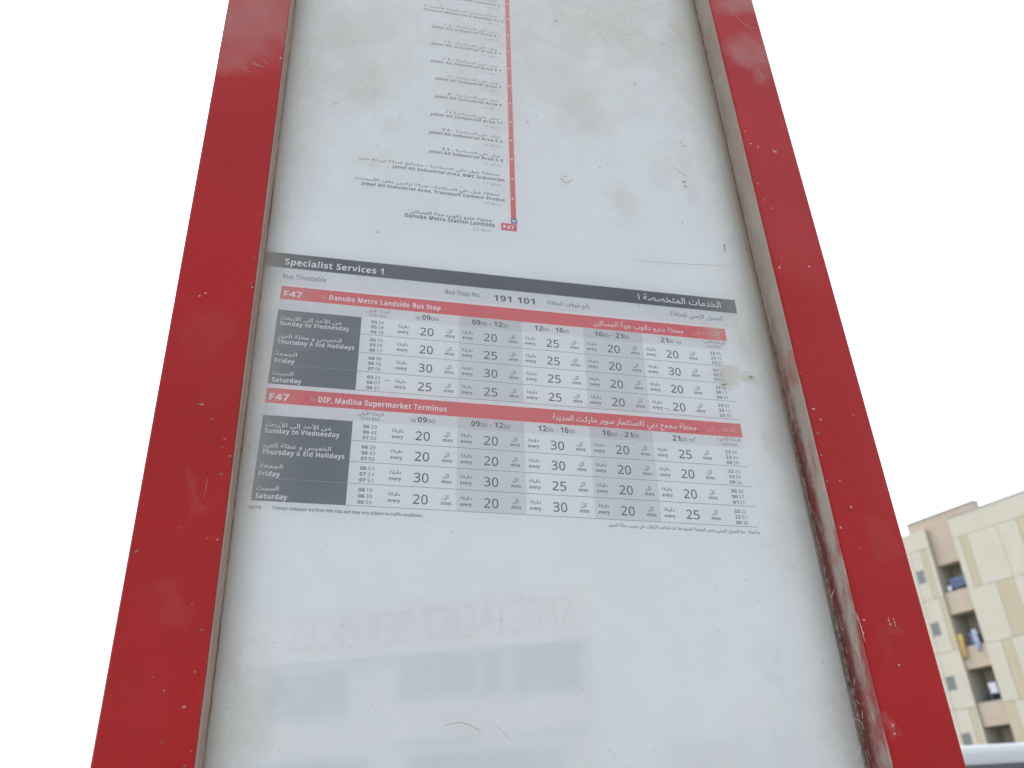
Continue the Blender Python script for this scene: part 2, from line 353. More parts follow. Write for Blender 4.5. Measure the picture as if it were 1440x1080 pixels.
for px, py, rx, ry, an, m in [(281, 416, 3, 2, .3, 1), (289, 412, 3.5, 1.6, .2, 1), (280, 568, 6, 2.5, 0, 0), (284, 569, 4.5, 1.6, 0, 1), (298, 589, 5, 1.6, .1, 0), (312, 629, 2, 2.2, 0, 0), (316, 617, 2.4, 1, 0, 1),
        (311, 667, 3.5, 3, 0, 0), (191, 776, 5.5, 2.4, .35, 0), (193, 775, 3.6, 1.4, .35, 1), (291, 757, 3, 1.6, 0, 0), (303, 756, 2.4, 1.4, 0, 0), (270, 850, 4, 1.6, -.3, 0), (283, 886, 4.5, 3, 0, 0), (257, 929, 1.4, 1.4, 0, 0),
        (215, 952, 3.4, 2, 0, 0), (231, 971, 3, 1.6, .5, 1), (259, 994, 3.6, 2.2, .1, 1), (256, 994, 2, 2, 0, 0), (274, 945, 1.8, 1.6, 0, 1), (228, 1044, 3, 2, 0, 0), (260, 1077, 5, 2, 0, 0), (193, 1029, 1.2, 1.2, 0, 0), (252, 742, 2, 2, 0, 0),
        (312, 58, 3, 1.6, .4, 1), (309, 79, 2, 2, 0, 0), (357, 90, 3, .8, -.5, 1), (384, 148, 1.6, 1.2, 0, 0), (343, 240, 1.4, 1, 0, 0),
        (1056, 202, 4, 1.4, .1, 1), (1066, 207, 2, 1.6, 0, 1), (1090, 213, 5, 1.8, -.3, 1), (1048, 185, 1.6, 2, 0, 1), (1096, 376, 2, 2.6, 0, 1), (1138, 375, 1.6, 2.4, 0, 1), (1075, 281, 2, 1.2, 0, 1), (1086, 293, 1.6, 1.6, 0, 1),
        (1144, 575, 3.4, 2, 0, 1), (1154, 590, 2, 2.4, 0, 1), (1150, 609, 3, 2.6, 0, 0), (1181, 676, 1.8, 2.6, 0, 1), (1197, 713, 2.2, 3.4, .2, 1), (1200, 584, 2.6, 2.2, 0, 0), (1209, 770, 1.8, 2, 0, 0),
        (1211, 882, 1.6, 6, .25, 1), (1214, 890, 1.2, 4, .3, 1), (1206, 870, 1, 5, .3, 1), (1252, 878, 2.6, 2.4, 0, 1), (1258, 875, 1.4, 3, 0, 1), (1249, 873, 1.6, 1.2, 0, 1), (1264, 935, 2.4, 2, 0, 1), (1256, 1020, 3, 2, .4, 1), (1258, 1032, 2.4, 3, 0, 1), (1099, 365, 1.2, 1.2, 0, 1), (1155, 640, 1.6, 1.4, 0, 1)]:
    flake('paint_chip', px, py, rx * .6, ry * .6, an, -.03, chip_l if m else chip_d)
for i in range(14):                                                        # wear along the inner edges of the posts
    t = random.random(); py = 60 + t * 1000
    px = (407.8 - .12565 * py + random.uniform(-7, -1)) if random.random() < .45 else (998.5 + .2408 * py + random.uniform(1, 7))
    flake('paint_chip', px, py, random.uniform(.6, 1.5), random.uniform(.8, 1.8), random.random(), -.03, chip_l if random.random() < .6 else chip_d)
for px, py, rx, ry, an, m in [(1019, 350, .9, 7, 0, 0), (1019, 345, 1.1, 2, 0, 0), (962, 256, 4, 2, .2, 1), (964, 262, 3.5, 1.4, 0, 1), (957, 200, 4, .8, -.3, 1), (962, 205, 4, .8, -.1, 1), (844, 236, 2, 1.2, -.4, 0), (893, 118, 1.4, 1.4, 0, 0), (932, 61, 1.2, 1.2, 0, 0),
        (742, 172, 2, 1.6, 0, 1), (755, 163, 2.4, .6, 0, 1), (960, 313, 1.4, 1.4, 0, 0), (850, 160, 1.2, 1.2, 0, 0), (781, 30, 6, .6, .3, 0), (472, 145, 5, .5, -.1, 0), (562, 162, 1.4, 1, 0, 0), (531, 326, .7, 3.5, -.3, 0), (507, 141, 1.6, .8, 0, 0), (528, 132, 4, .6, 0, 1),
        (1157, 932, 1.2, 2.4, .3, 1), (1066, 845, .9, .9, 0, 0), (1048, 816, .9, 1.3, 0, 0), (1146, 845, 1, 1, 0, 0), (548, 792, 1, 1, 0, 0), (858, 1056, 1, 1, 0, 0), (350, 629, 1.4, 1.4, 0, 0), (333, 959, 1, 1, 0, 0), (705, 872, 1, 1, 0, 0), (861, 912, 1, 1, 0, 0),
        (1117, 798, 1.1, 1.1, 0, 0), (1120, 683, 1, 1, 0, 0), (545, 535, 4, .7, -.1, 1), (980, 607, 2.4, 1, -.5, 0), (977, 616, 2, .9, .6, 0), (938, 575, 9, .5, -.3, 1), (1056, 530, 4.5, 2.4, 0, 1), (1018, 541, 6, 1.6, .2, 1), (636, 748, 1, 1, 0, 0), (898, 430, .6, 5, -.4, 1), (1014, 424, 2, 1.2, 0, 0)]:
    flake('dirt_mark', px, py, rx * .7, ry * .7, an, -.0031, mark_b if m else mark_d)
def scratch(pts, wd, mat=mark_b, Y=-.0032):
    P3 = [onplane(x, y, Y) for x, y in pts]; vs = []; fs = []
    for i, q in enumerate(P3):
        d = (P3[min(i + 1, len(P3) - 1)] - P3[max(0, i - 1)]).normalized(); nn = Vector((-d.z, 0, d.x)) * (wd * (.3 + .7 * math.sin(math.pi * (i + .5) / len(P3))))
        vs += [q + nn, q - nn]
    for i in range(len(P3) - 1): fs.append((2 * i, 2 * i + 1, 2 * i + 3, 2 * i + 2))
    fromverts('scratch_mark', vs, fs, mat, totem)
scratch([(789, 248), (790, 253), (795, 257), (801, 256), (804, 252)], .0004)
scratch([(789, 246), (795, 249), (800, 247)], .0003)
scratch([(624, 1021), (636, 1017), (648, 1016), (660, 1019), (670, 1025), (678, 1029)], .00016)
scratch([(698, 1020), (704, 1026), (712, 1034), (720, 1042)], .0001)
scratch([(1038, 475), (1042, 484), (1046, 490), (1051, 494)], .00022)
scratch([(890, 365), (930, 369), (980, 372), (1028, 374)], .00018)
scratch([(944, 232), (955, 241), (966, 249)], .0003); scratch([(735, 40), (770, 60), (806, 73)], .00012)

for pts, wd in (([(1035, 22), (1044, 32), (1056, 38), (1068, 42)], .0004), ([(1046, 36), (1056, 43), (1064, 46)], .00025), ([(355, 86), (362, 92), (372, 94)], .0004), ([(368, 84), (378, 90)], .00025), ([(340, 95), (352, 101)], .0002),
                ([(1064, 96), (1070, 103), (1073, 110)], .0004), ([(1041, 82), (1052, 92), (1062, 95)], .0003), ([(292, 672), (290, 684), (287, 700)], .00012),
                ([(1098, 168), (1101, 178)], .0002), ([(1205, 862), (1209, 876), (1213, 890), (1216, 902)], .0005), ([(1249, 868), (1252, 878)], .0003), ([(1256, 868), (1260, 882)], .0003), ([(1253, 1016), (1256, 1024)], .0004),):
    scratch(pts, wd * .7, chip_l, -.0301)
# ================================================================ printed sheets
def paper_mat(name, c1, c2):
    k = NT(name); n = k.noise(18, 4, .6); f = k.noise(700, 3, .6)
    return k.done(k.bsdf(k.mix(k.rng(n, .3, .7), c1, c2), .8, .2, bump=k.noise(12, 3), bstr=.05, bdist=.002))
def ink(name, c, var=.1):
    k = NT(name); f = k.noise(650, 4, .75); n = k.noise(45, 4, .6)
    h = tuple(min(1, x * (1 + var) + .012) for x in c)
    col = k.mix(k.rng(f, .3, .7), c, h); col = k.mix(k.rng(n, .4, .75, 0, .16), col, tuple(min(1, x * 1.25 + .03) for x in c))
    return k.done(k.bsdf(col, .7, .25))
PAPER = paper_mat('poster_paper', (.80, .83, .865), (.83, .86, .89))
INK = ink('black_ink', (.035, .04, .048)); INKG = ink('grey_ink', (.13, .14, .16)); INKL = ink('pale_grey_ink', (.34, .36, .38))
SLATE = ink('slate_ink', (.08, .098, .122)); NAVY = ink('dark_header_ink', (.022, .03, .043)); REDI = ink('red_ink', (.66, .06, .068))
PINK = ink('faded_white_on_red', (.80, .33, .33)); WHT = ink('unprinted_white', (.80, .82, .85)); LINE = ink('rule_ink', (.14, .16, .18))
SH1 = ink('light_tint', (.70, .735, .775), .04); SH2 = ink('column_tint', (.655, .685, .715), .03); SH3 = ink('column_head_tint', (.575, .605, .64), .03)
BLUE = ink('metro_blue', (.05, .12, .26))
TH = math.radians(1.668)
route = tag(fromverts('route_map_sheet', [(-.0145, 0, -.0), (.4085, 0, -.0), (.4085, 0, .82), (-.0145, 0, .82)], [(0, 1, 2, 3)], PAPER), 'upper white poster sheet with red route line, dots and list of stops', 'poster')
bm = bmesh.new(); bm.from_mesh(route.data); g = bmesh.ops.extrude_face_region(bm, geom=bm.faces[:]); bmesh.ops.translate(bm, vec=(0, .0006, 0), verts=[v for v in g['geom'] if isinstance(v, bmesh.types.BMVert)]); bmesh.ops.recalc_face_normals(bm, faces=bm.faces); bm.to_mesh(route.data); bm.free()
route.location = (0, .0012, GZ)
# the same sheet's own frame for print, turned like the timetable
rp = empty('route_print', (0, 0, 0), 0, TH); rp.parent = route
time_ = tag(prism('timetable_sheet', [(-.0144, -.575), (.4086, -.575), (.4086, .0560), (-.0144, .0490)], 0, .0005, PAPER), 'lower white poster sheet with dark header and two red banded timetables', 'poster')
time_.location = (0, 0, GZ)
tp = empty('timetable_print', (0, 0, 0), 0, TH); tp.parent = time_
Y1, Y2, Y3, Y4 = -.00002, -.00004, -.00006, -.00008
P = lambda y: Print(y)
# header
P(Y1).rect(-15.0, 384.2, 17.5, 31.8).build('header_band', NAVY, tp)
P(Y1).rect(-14.8, 383.5, 2.5, 17.2).build('subheader_tint', SH1, tp)
P(Y3).text('Specialist Services 1', 0, 77.8, 20.8, 5.9, .014).build('title_lettering', WHT, tp); P(Y3).text('الخدمات المتخصصة ١', 294, 370, 22.0, 6.4, .012, True).build('title_lettering', WHT, tp)
for t_ in (('Bus Timetable', 0, 33.4, 7.4, 4.3, .009), ('Bus Stop No.', 128.5, 157.6, 7.9, 4.2, .009), ('رقم موقف الحافلة', 213.4, 250.7, 7.6, 4.2, .01, True), ('الجدول الزمني للحافلة', 321.8, 369.7, 8.6, 4.4, .01, True)): P(Y3).text(*t_).build('subtitle_lettering', ink('subtitle_ink', (.075, .085, .10)), tp)
P(Y3).text('191 101', 168.6, 203, 5.9, 5.8, .018).build('stop_number', INK, tp)
TD = [(0, 'Danube Metro Landside Bus Stop', 37.4, 125, 'محطة مترو دانوب جهة المساكن', 253.2, 331.4,
       [['05 24', '05 58', '06 18'], ['05 23', '05 59', '06 17'], ['06 06', '06 36', '07 06'], ['05 23', '06 07', '06 37']],
       [['22 55', '23 15', '23 35'], ['00 15', '00 45', '01 15'], ['23 53', '00 17', '00 41'], ['22 52', '23 12', '23 31']],
       [[20, 20, 25, 20, 20], [20, 25, 25, 20, 30], [30, 30, 25, 20, 20], [25, 25, 25, 20, 20]]),
      (-91.0, 'DIP, Madina Supermarket Terminus', 37.4, 131.9, 'محطة مجمع دبي للاستثمار سوبر ماركت المدينة', 213.7, 331.3,
       [['06 23', '06 43', '07 03'], ['06 23', '06 43', '07 03'], ['06 51', '07 21', '07 51'], ['06 19', '06 39', '06 59']],
       [['23 20', '23 50', '00 29'], ['23 23', '23 56', '00 26'], ['00 30', '00 57', '01 27'], ['23 22', '23 51', '00 30']],
       [[20, 20, 30, 20, 25], [20, 20, 30, 20, 20], [30, 30, 25, 20, 20], [20, 20, 30, 20, 25]])]
DAYS = [('من الأحد إلى الأربعاء', 2.4, 48.4, 'Sunday to Wednesday', 2.7, 54.9), ('الخميس و عطلة العيد', 2.5, 49.9, 'Thursday & Eid Holidays', 2.7, 59.8),
        ('الجمعة', 2.9, 18.2, 'Friday', 2.7, 17.1), ('السبت', 2.5, 17.3, 'Saturday', 2.7, 23.7)]
CX = [89.5, 140.4, 191.4, 242.9, 293.8, 344.5]
HEADS = [[('to', 105.3, 109.2, 0), ('09', 110.6, 117.2, 1), ('00', 117.6, 123.4, 0)],
         [('09', 150.7, 157.4, 1), ('00', 157.8, 162.6, 0), ('-', 165, 166.6, 0), ('12', 168.6, 175.2, 1), ('00', 175.6, 180.4, 0)],
         [('12', 202.2, 208.9, 1), ('00', 209.3, 214, 0), ('-', 216.2, 217.8, 0), ('16', 219.6, 226, 1), ('00', 226.4, 231.1, 0)],
         [('16', 253, 259.8, 1), ('00', 260.2, 265, 0), ('-', 267.4, 269, 0), ('21', 270.9, 277.4, 1), ('00', 277.8, 282.5, 0)],
         [('21', 310.1, 316.6, 1), ('00', 317, 321.8, 0), ('to', 324, 328.4, 0)]]
for dv, dest, d0, d1, dar, a0, a1, first, last, mins in TD:
    V = lambda x: x + dv
    P(Y1).rect(0, 370, V(-12.3), V(0)).build('route_band', REDI, tp)
    P(Y1).rect(0, 369.5, V(-21.9), V(-12.5)).build('column_head_tint', SH1, tp)
    for i in (1, 3):
        P(Y2).rect(CX[i], CX[i + 1], V(-87.3), V(-12.5)).build('column_tint', SH2, tp)
        P(Y3).rect(CX[i], CX[i + 1], V(-21.9), V(-12.5)).build('column_head_tint', SH3, tp)
    P(Y2).rect(0, 63.4, V(-87.5), V(-22.3)).build('day_block', SLATE, tp)
    P(Y3).text('F47', 2.6, 16.4, V(-9.7), 5.4, .015).text(dest, d0, d1, V(-8.9), 4.5, .012).text(dar, a0, a1, V(-8.6), 4.8, .01, True).build('destination_lettering', WHT, tp)
    P(Y3).text('To', 31.4, 35, V(-8.3), 2.8).text('الذهاب إلى', 340, 364, V(-7.8), 4.4, 0, True).build('faded_lettering', PINK, tp)
    h = P(Y4)
    for hd in HEADS:
        for t, x0, x1, bo in hd: h.rect(x0, x1, V(-17.9), V(-17.4)) if t == '-' else h.text(t, x0, x1, V(-19.4), 4.6 if bo else 3.2, .012 if bo else .004)
    h.text('الرحلة الأولى', 66.6, 85.2, V(-16.6), 3, 0, True).text('First bus', 69.2, 82.6, V(-20.6), 2.7)
    h.text('الرحلة الأخيرة', 347.8, 367.4, V(-16.0), 3, 0, True).text('Last bus', 351.1, 363.8, V(-20.2), 2.7)
    h.build('column_head_lettering', INK, tp)
    for k in range(4):
        rb = V(-37.8 - 16.5 * k)
        P(Y3).rect(63.6, 370.3, rb - .18, rb + .18).build('rule_line', LINE, tp)
        ar, p0, p1, en, q0, q1 = DAYS[k]
        P(Y3).text(ar, p0, p1, rb + (6.8 if k < 2 else 7.8) + (.2 if k == 1 else 0), 3.3, .012, True).text(en, q0, q1, rb + 1.6, 3.7, .012).build('day_lettering', WHT, tp)
        if k == 2: P(Y3).rect(.1, 63.3, rb - .14, rb + .14).build('day_divider', ink('divider', (.26, .28, .3)), tp)
        for lst, x in ((first[k], 71.3), (last[k], 353.1)):
            q = P(Y3)
            for j in range(3):
                hh, mm = lst[j].split(); q.text(hh, x, x + 4.4, rb + 10.6 - 4.55 * j, 2.7, .02); q.text(mm, x + 5.6, x + 9.6, rb + 10.6 - 4.55 * j, 2.7)
            q.build('time_lettering', INK, tp)
        for c in range(5):
            x = CX[c]
            P(Y4).text(str(mins[k][c]), x + 20.1, x + 30.5, rb + 3.7, 7.1, .004).build('interval_number', INK, tp)
            P(Y4).text('every', x + 2.7, x + 11, rb + 4.0, 2.7, .012).text('دقيقة', x + 2.7, x + 11, rb + 9.0, 2.7, .014, True).text('mins', x + 40, x + 47.2, rb + 4.0, 2.7, .012).text('كل', x + 41.1, x + 45.6, rb + 8.6, 3.2, .012, True).build('interval_lettering', INK, tp)
P(Y3).text('NOTE:', -.4, 8, -184.4, 2.1, .012).text('Timings indicated are from this stop and may vary subject to traffic conditions.', 14.8, 117, -184.2, 2.3, .012) \
    .text('ملاحظة : هذا الجدول الزمني يخص المحطة المنوه بها. قد تختلف الأوقات على حسب حالة المرور', 252.4, 370.9, -183.6, 2.5, .014, True).build('note_lettering', INK, tp)
# route map sheet
P(Y1).poly([(184.6, 96.2), (189.3, 96.2), (182.9 + 4.4, 389), (180.8 + 4.4, 660), (180.8, 660), (182.9, 389)][:]).build('route_line', REDI, rp)
STOPS = [('Danube Metro Station Landside', 92.4, 170.2, 84.2, 'محطة مترو دانوب جهة المساكن', 96.6, 167.2, 89.2, '23 Mins', 151.3, 167.5, 78.1, .014, 4.2),
  ('Jebel Ali Industrial Area, Transgulf Cement Produc', 53.3, 179.7, 114.4, 'منطقة جبل علي الصناعية - شركة ترانس جلف للأسمنت', 48.1, 174.4, 119.6, '18 Mins', 160, 176.6, 108.8, .012, 3.5),
  ('Jebel Ali Industrial Area, BMC Industries', 78.6, 179.2, 138, 'منطقة جبل علي الصناعية - مصانع شركة بي إم سي', 49.6, 174.2, 143.4, '17 Mins', 160, 176.6, 131.6, .012, 3.5),
  ('Jebel Ali Industrial Area 5 2', 109.7, 178.2, 161.6, 'جبل علي الصناعية - 5 2', 122, 175.8, 166.5, '15 Mins', 160, 176.4, 155.2, .010, 3.5),
  ('Jebel Ali Industrial Area 6 2', 109.3, 178.1, 185.4, 'جبل علي الصناعية - 6 2', 121.7, 175.8, 190.6, '14 Mins', 160, 176.4, 179, .010, 3.5),
  ('Jebel Ali Industrial Area 11', 110.3, 177.8, 208.8, 'جبل علي الصناعية 11', 125.3, 175.4, 213.6, '14 Mins', 159.6, 176, 202.4, .010, 3.5),
  ('Jebel Ali Industrial Area 8', 113.1, 177.9, 232.8, 'جبل علي الصناعية - 8', 126, 175.2, 237.8, '13 Mins', 159.4, 175.6, 226.4, .010, 3.5),
  ('Jebel Ali Industrial Area 7', 113.1, 177.7, 256.8, 'جبل علي الصناعية - 7', 126, 175, 261.8, '13 Mins', 159.2, 175.4, 250.6, .010, 3.5),
  ('Jebel Ali Industrial Area 6 1', 108.2, 177.4, 280.4, 'جبل علي الصناعية - 6 1', 121, 174.8, 285.6, '11 Mins', 159, 175.2, 274, .010, 3.5),
  ('Jebel Ali Industrial Area 5 1', 107.8, 177.2, 305.2, 'جبل علي الصناعية - 5 1', 121, 174.6, 310.4, '11 Mins', 158.8, 175, 299, .010, 3.5),
  ('Jebel Ali Industrial Area 4 1', 107.7, 176.8, 330.3, 'جبل علي الصناعية - 4 1', 121, 174.4, 335.4, '10 Mins', 158.6, 174.8, 324, .010, 3.5),
  ('Hasman Macaroni & Noodles Co 2', 99.1, 181, 354.5, 'شركة حسمان للمعكرونة والنودلز 2', 99, 174.4, 360, '9 Mins', 160, 174.8, 348.5, .010, 3.5),
  ('Gulf Noodles Company 2', 118, 177.1, 378.8, 'شركة الخليج للنودلز 2', 122, 174, 384.4, '7 Mins', 160, 174.8, 373, .010, 3.5),
  ('Jebel Ali Industrial Area 3 1', 107, 176.4, 403.5, 'جبل علي الصناعية - 3 1', 121, 174, 408.6, '5 Mins', 158.6, 174.4, 397.5, .010, 3.5),
  ('Jebel Ali Industrial Area 2 1', 107, 176.2, 428, 'جبل علي الصناعية - 2 1', 121, 174, 433, '3 Mins', 158.6, 174.4, 422, .010, 3.5)]
ys = [None, 118.9, 142.3, 166.2, 189.8, 214.1, 238.4, 262.6, 287.2, 311.6, 336.4, 360.5, 384.9, 409.4, 434]
for k, s_ in enumerate(STOPS):
    P(Y3).text(s_[0], *s_[1:4], s_[13] * .98, s_[12]).text(s_[4], s_[5], s_[6], s_[7] + .5, s_[13] * .88, .014, True).build('stop_lettering', INK, rp)
    P(Y3).text(*s_[8:12], 2.9).build('minutes_lettering', INKL, rp)
    if ys[k]:
        v = ys[k]; uu = 186.9 - (v - 96) * .0072; P(Y3).poly([(uu + .95 * math.cos(t * math.pi / 5), v + .95 * math.sin(t * math.pi / 5)) for t in range(10)]).build('stop_dot', WHT, rp)
P(Y2).rect(175.7, 189.7, 82, 90).build('route_badge', REDI, rp)
P(Y3).text('F47', 177.8, 187.3, 83.9, 3.9, .018).build('badge_lettering', WHT, rp)
P(Y3).poly([(187.3 + 2.9 * (abs(math.cos(t)) ** .45) * math.copysign(1, math.cos(t)), 93.3 + 2.9 * (abs(math.sin(t)) ** .45) * math.copysign(1, math.sin(t))) for t in [2 * math.pi * i / 24 + .1 for i in range(24)]]).build('metro_badge', BLUE, rp)
P(Y4).text('M', 185.6, 189.0, 92, 2.7, .02).build('metro_letter', WHT, rp)
# fold the print frames away: print hangs straight from its sheet
bpy.context.view_layer.update()
for fr, sh in ((rp, route), (tp, time_)):
    for ch in list(fr.children):
        mw = ch.matrix_world.copy(); ch.parent = sh; ch.matrix_parent_inverse = Matrix(); ch.matrix_local = sh.matrix_world.inverted() @ mw
    bpy.data.objects.remove(fr)

# ================================================================ apartment block to the right
az = math.radians(-71); hx = Vector((math.cos(az), math.sin(az), 0)); into = Vector((-hx.y, hx.x, 0)); D = 50.45
apt = tag(empty('apartment_block', (CAM.x + into.x * D, CAM.y + into.y * D, 0), az), 'pale cream apartment block with tan stripes and stacked balconies under the white sky', 'building')
def wall_m(name, c, sc_=.8):
    k = NT(name); n = k.noise(sc_, 5, .6); st = k.noise(1.6, 4, .6, (1, 1, .15)); f = k.noise(30, 3)
    col = k.mix(k.rng(n, .3, .7), tuple(x * .94 for x in c), c); col = k.mix(k.rng(st, .5, .75, 0, .22), col, tuple(x * .78 for x in c))
    return k.done(k.bsdf(col, .88, .2, bump=f, bstr=.25, bdist=.01))
CREAM = wall_m('cream_panel', (.505, .49, .415)); TAN = wall_m('tan_panel', (.45, .41, .30)); PNK = wall_m('peach_render', (.45, .385, .31)); CORE = wall_m('core_render', (.40, .39, .33)); INN = wall_m('balcony_inner', (.40, .39, .34))
WIN = plain('window_glass', (.13, .155, .15), .2, .1, 2, .6); ALU = plain('window_aluminium', (.35, .36, .35), .4, .05, 3, .5, .3); DARKF = plain('dark_metal', (.05, .05, .05), .5)
G = 1.5                                                                   # camera height: heights were taken from it
U0, U1, U2, U3 = -38.0, -31.72, -30.03, -14.0
ROOF = 17.2 + G
rows = [15.87 + .0, 12.67, 9.42, 6.12, 2.9, -.3]; rows = [r_ + G for r_ in rows]
box('core_wall', (U0, U1 - .03, .04, 9, .0, ROOF - .12), CORE, apt); box('core_wall', (U2 + .03, U3, .04, 9, 0, ROOF - .02), CORE, apt)
box('core_wall', (U1 - .03, U2 + .03, 1.9, 9, 0, ROOF - .1), CORE, apt)
def panels(x0, x1, z0, z1, cuts):
    """cuts: list of (u_start, u_end, 'c'|'t')"""
    for a_, b_, t in cuts: box('wall_panel', (max(a_, x0) + .012, min(b_, x1) - .012, -.02 if t == 'c' else -.015, .038, z0 + .012, z1 - .012), CREAM if t == 'c' else TAN, apt)
tops = [ROOF] + rows
Rc = [[(U2, -24, 'c'), (-24, -19, 'c'), (-19, U3, 'c')],
      [(U2, -29.56, 'c'), (-29.56, -29.08, 't'), (-29.08, -27.08, 'c'), (-27.08, -25.85, 'c'), (-25.85, -25.2, 't'), (-25.2, -22.8, 'c'), (-22.8, -22.2, 't'), (-22.2, -19, 'c'), (-19, U3, 'c')],
      [(U2, -28.2, 'c'), (-28.2, -27.12, 't'), (-27.12, -26.45, 'c'), (-26.45, -25.9, 't'), (-25.9, -23, 'c'), (-23, -21.9, 't'), (-21.9, -18, 'c'), (-18, U3, 'c')],
      [(U2, -29.02, 'c'), (-29.02, -28.4, 't'), (-28.4, -26.2, 'c'), (-26.2, -25.4, 't'), (-25.4, -22, 'c'), (-22, -18, 'c'), (-18, U3, 'c')],
      [(U2, -29.36, 't'), (-29.36, -27.4, 'c'), (-27.4, -26.7, 't'), (-26.7, -23, 'c'), (-23, -18, 'c'), (-18, U3, 'c')],
      [(U2, -29, 'c'), (-29, -28.2, 't'), (-28.2, -25, 'c'), (-25, -20, 'c'), (-20, U3, 'c')]]
Lc = [[(U0, -35, 'c'), (-35, U1, 'c')],
      [(U0, -35.4, 'c'), (-35.4, -33.17, 'c'), (-33.17, -32.42, 'w'), (-32.42, -32.02, 't'), (-32.02, U1, 'c')],
      [(U0, -35.4, 'c'), (-35.4, -33.19, 'c'), (-33.19, -32.1, 'w'), (-32.1, U1, 't')],
      [(U0, -35.4, 'c'), (-35.4, -33.2, 'c'), (-33.2, U1, 'w')],
      [(U0, -35.4, 'c'), (-35.4, -33.2, 'c'), (-33.2, -32.26, 'w'), (-32.26, -31.9, 't'), (-31.9, U1, 'c')],
      [(U0, -35.4, 'c'), (-35.4, U1, 'c')]]
WZ = [None, (13.74, 14.6), (10.42, 11.28), (7.19, 8.04), (3.93, 4.8), None]
for i in range(6):
    z1, z0 = tops[i], tops[i + 1] if i + 1 < len(tops) else 0
    panels(U2, U3, z0, z1, Rc[i])
    for a_, b_, t in Lc[i]:
        if t != 'w': panels(U0, U1, z0, z1 - (.1 if i == 0 else 0), [(a_, b_, t)]); continue
        wz0, wz1 = WZ[i][0] + G, WZ[i][1] + G; we = -32.56
        for d_ in ((a_ + .012, b_ - .012, wz1, z1 - .012), (a_ + .012, b_ - .012, z0 + .012, wz0)): box('wall_panel', (d_[0], d_[1], -.02, .038, d_[2], d_[3]), CREAM, apt)
        box('wall_panel', (we, b_ - .012, -.02, .038, wz0 + .001, wz1 - .001), CREAM, apt)
        wd = box('window', (a_ + .012, we, .03, .039, wz0, wz1), WIN, apt)
        bm = bmesh.new(); 
        for d_ in ((a_ + .012, we, wz0, wz0 + .05), (a_ + .012, we, wz1 - .05, wz1), (a_ + .012, a_ + .06, wz0 + .05, wz1 - .05), (we - .05, we, wz0 + .05, wz1 - .05)): bx(bm, d_[0], d_[1], .015, .028, d_[2], d_[3])
        me = bpy.data.meshes.new('frame'); bm.to_mesh(me); bm.free(); link('window_frame', me, ALU, wd)
box('parapet', (-33.2, -28.3, .5, 1.0, ROOF - .3, 17.86 + G), PNK, apt); box('parapet_coping', (-33.26, -28.24, .44, 1.06, 17.862 + G, 17.92 + G), ALU, apt)
box('roof_coping', (U2, U3, -.06, .3, ROOF + .001, ROOF + .05), ALU, apt)
# balcony stack
box('stair_wall', (U1 + .001, U2 - .001, .30, 1.2, 14.6 + G, ROOF + .02), PNK, apt)
OP = [(12.8, 14.6), (9.45, 11.5), (6.26, 8.23), (3.05, 4.99), (-.2, 1.7)]
for i, (z0, z1) in enumerate(OP):
    lo = OP[i + 1][1] if i < 4 else -G
    box('balcony_front', (U1 + .001, U2 - .001, .12, .24, max(lo, -G + .01) + G, z0 + G), PNK, apt)
    box('balcony_slab', (U1 + .001, U2 - .001, .241, 1.899, lo + G + .02, lo + G + .17), INN, apt)
    box('balcony_back_wall', (U1 + .001, U2 - .001, 1.7, 1.895, z0 + G - 1.1, z1 + G - .02), INN, apt)
    box('balcony_door', (U1 + .15, U1 + .95, 1.66, 1.699, z0 + G - 1.1, z0 + G + .9), WIN, apt)
    box('balcony_handrail', (U1 + .002, U2 - .002, .15, .2, z0 + G + .02, z0 + G + .06), ALU, apt)
def cloth(name, u0, u1, z0, z1, y, mat, label, seed, drape=.5):
    """a cloth over the balcony rail: hangs outside and inside, with folds"""
    NX, NZ = 14, 12; vs = []; fs = []
    for j in range(NZ + 1):
        for i in range(NX + 1):
            s_, t = i / NX, j / NZ; q = noise.noise(Vector((s_ * 4, t * 2, seed))) * .05
            zz = z1 - t * (z1 - z0) * (1 + .12 * noise.noise(Vector((s_ * 3, 0, seed)))); yy = y - .03 + q - .05 * math.sin(s_ * 13 + seed) * t
            vs.append((u0 + (u1 - u0) * s_ + q * .8, yy, zz))
    for j in range(NZ):
        for i in range(NX): a_ = j * (NX + 1) + i; fs.append((a_, a_ + 1, a_ + NX + 2, a_ + NX + 1))
    o = fromverts(name, vs, fs, mat, None, True); so_ = o.modifiers.new('thickness', 'SOLIDIFY'); so_.thickness = .012
    o.location = apt.location; o.rotation_euler = apt.rotation_euler; tag(o, label, 'laundry', 'laundry on the balconies'); return o
cb = plain('blue_cotton', (.14, .18, .30), .9, .3, 6); cy = plain('yellow_cotton', (.44, .32, .11), .9, .15, 6); cw = plain('white_cotton', (.58, .58, .68), .9, .1, 6); cj = plain('denim', (.17, .23, .38), .9, .25, 6)
cloth('hanging_cloth', U1 + .30, U1 + 1.35, G + 13.10, G + 13.72, .6, cb, 'bunch of blue clothes hanging in the topmost balcony', 1)
cloth('hanging_cloth', U1 + .32, U1 + .55, G + 12.86, G + 13.2, .2, cw, 'small pale cloth below the blue clothes in the topmost balcony', 2)
cloth('hanging_cloth', U1 + .06, U1 + .40, G + 8.85, G + 10.25, .06, cy, 'yellow cloth hanging over the second balcony from the top', 3)
cloth('hanging_cloth', U1 + .62, U1 + .98, G + 9.5, G + 10.25, .45, cj, 'blue jeans hanging inside the second balcony from the top', 4)
cloth('hanging_cloth', U1 + 1.05, U1 + 1.36, G + 9.15, G + 10.35, .07, plain('striped_cotton', (.33, .40, .52), .9, .4, 9), 'pale blue cloth at the right end of the second balcony', 5)
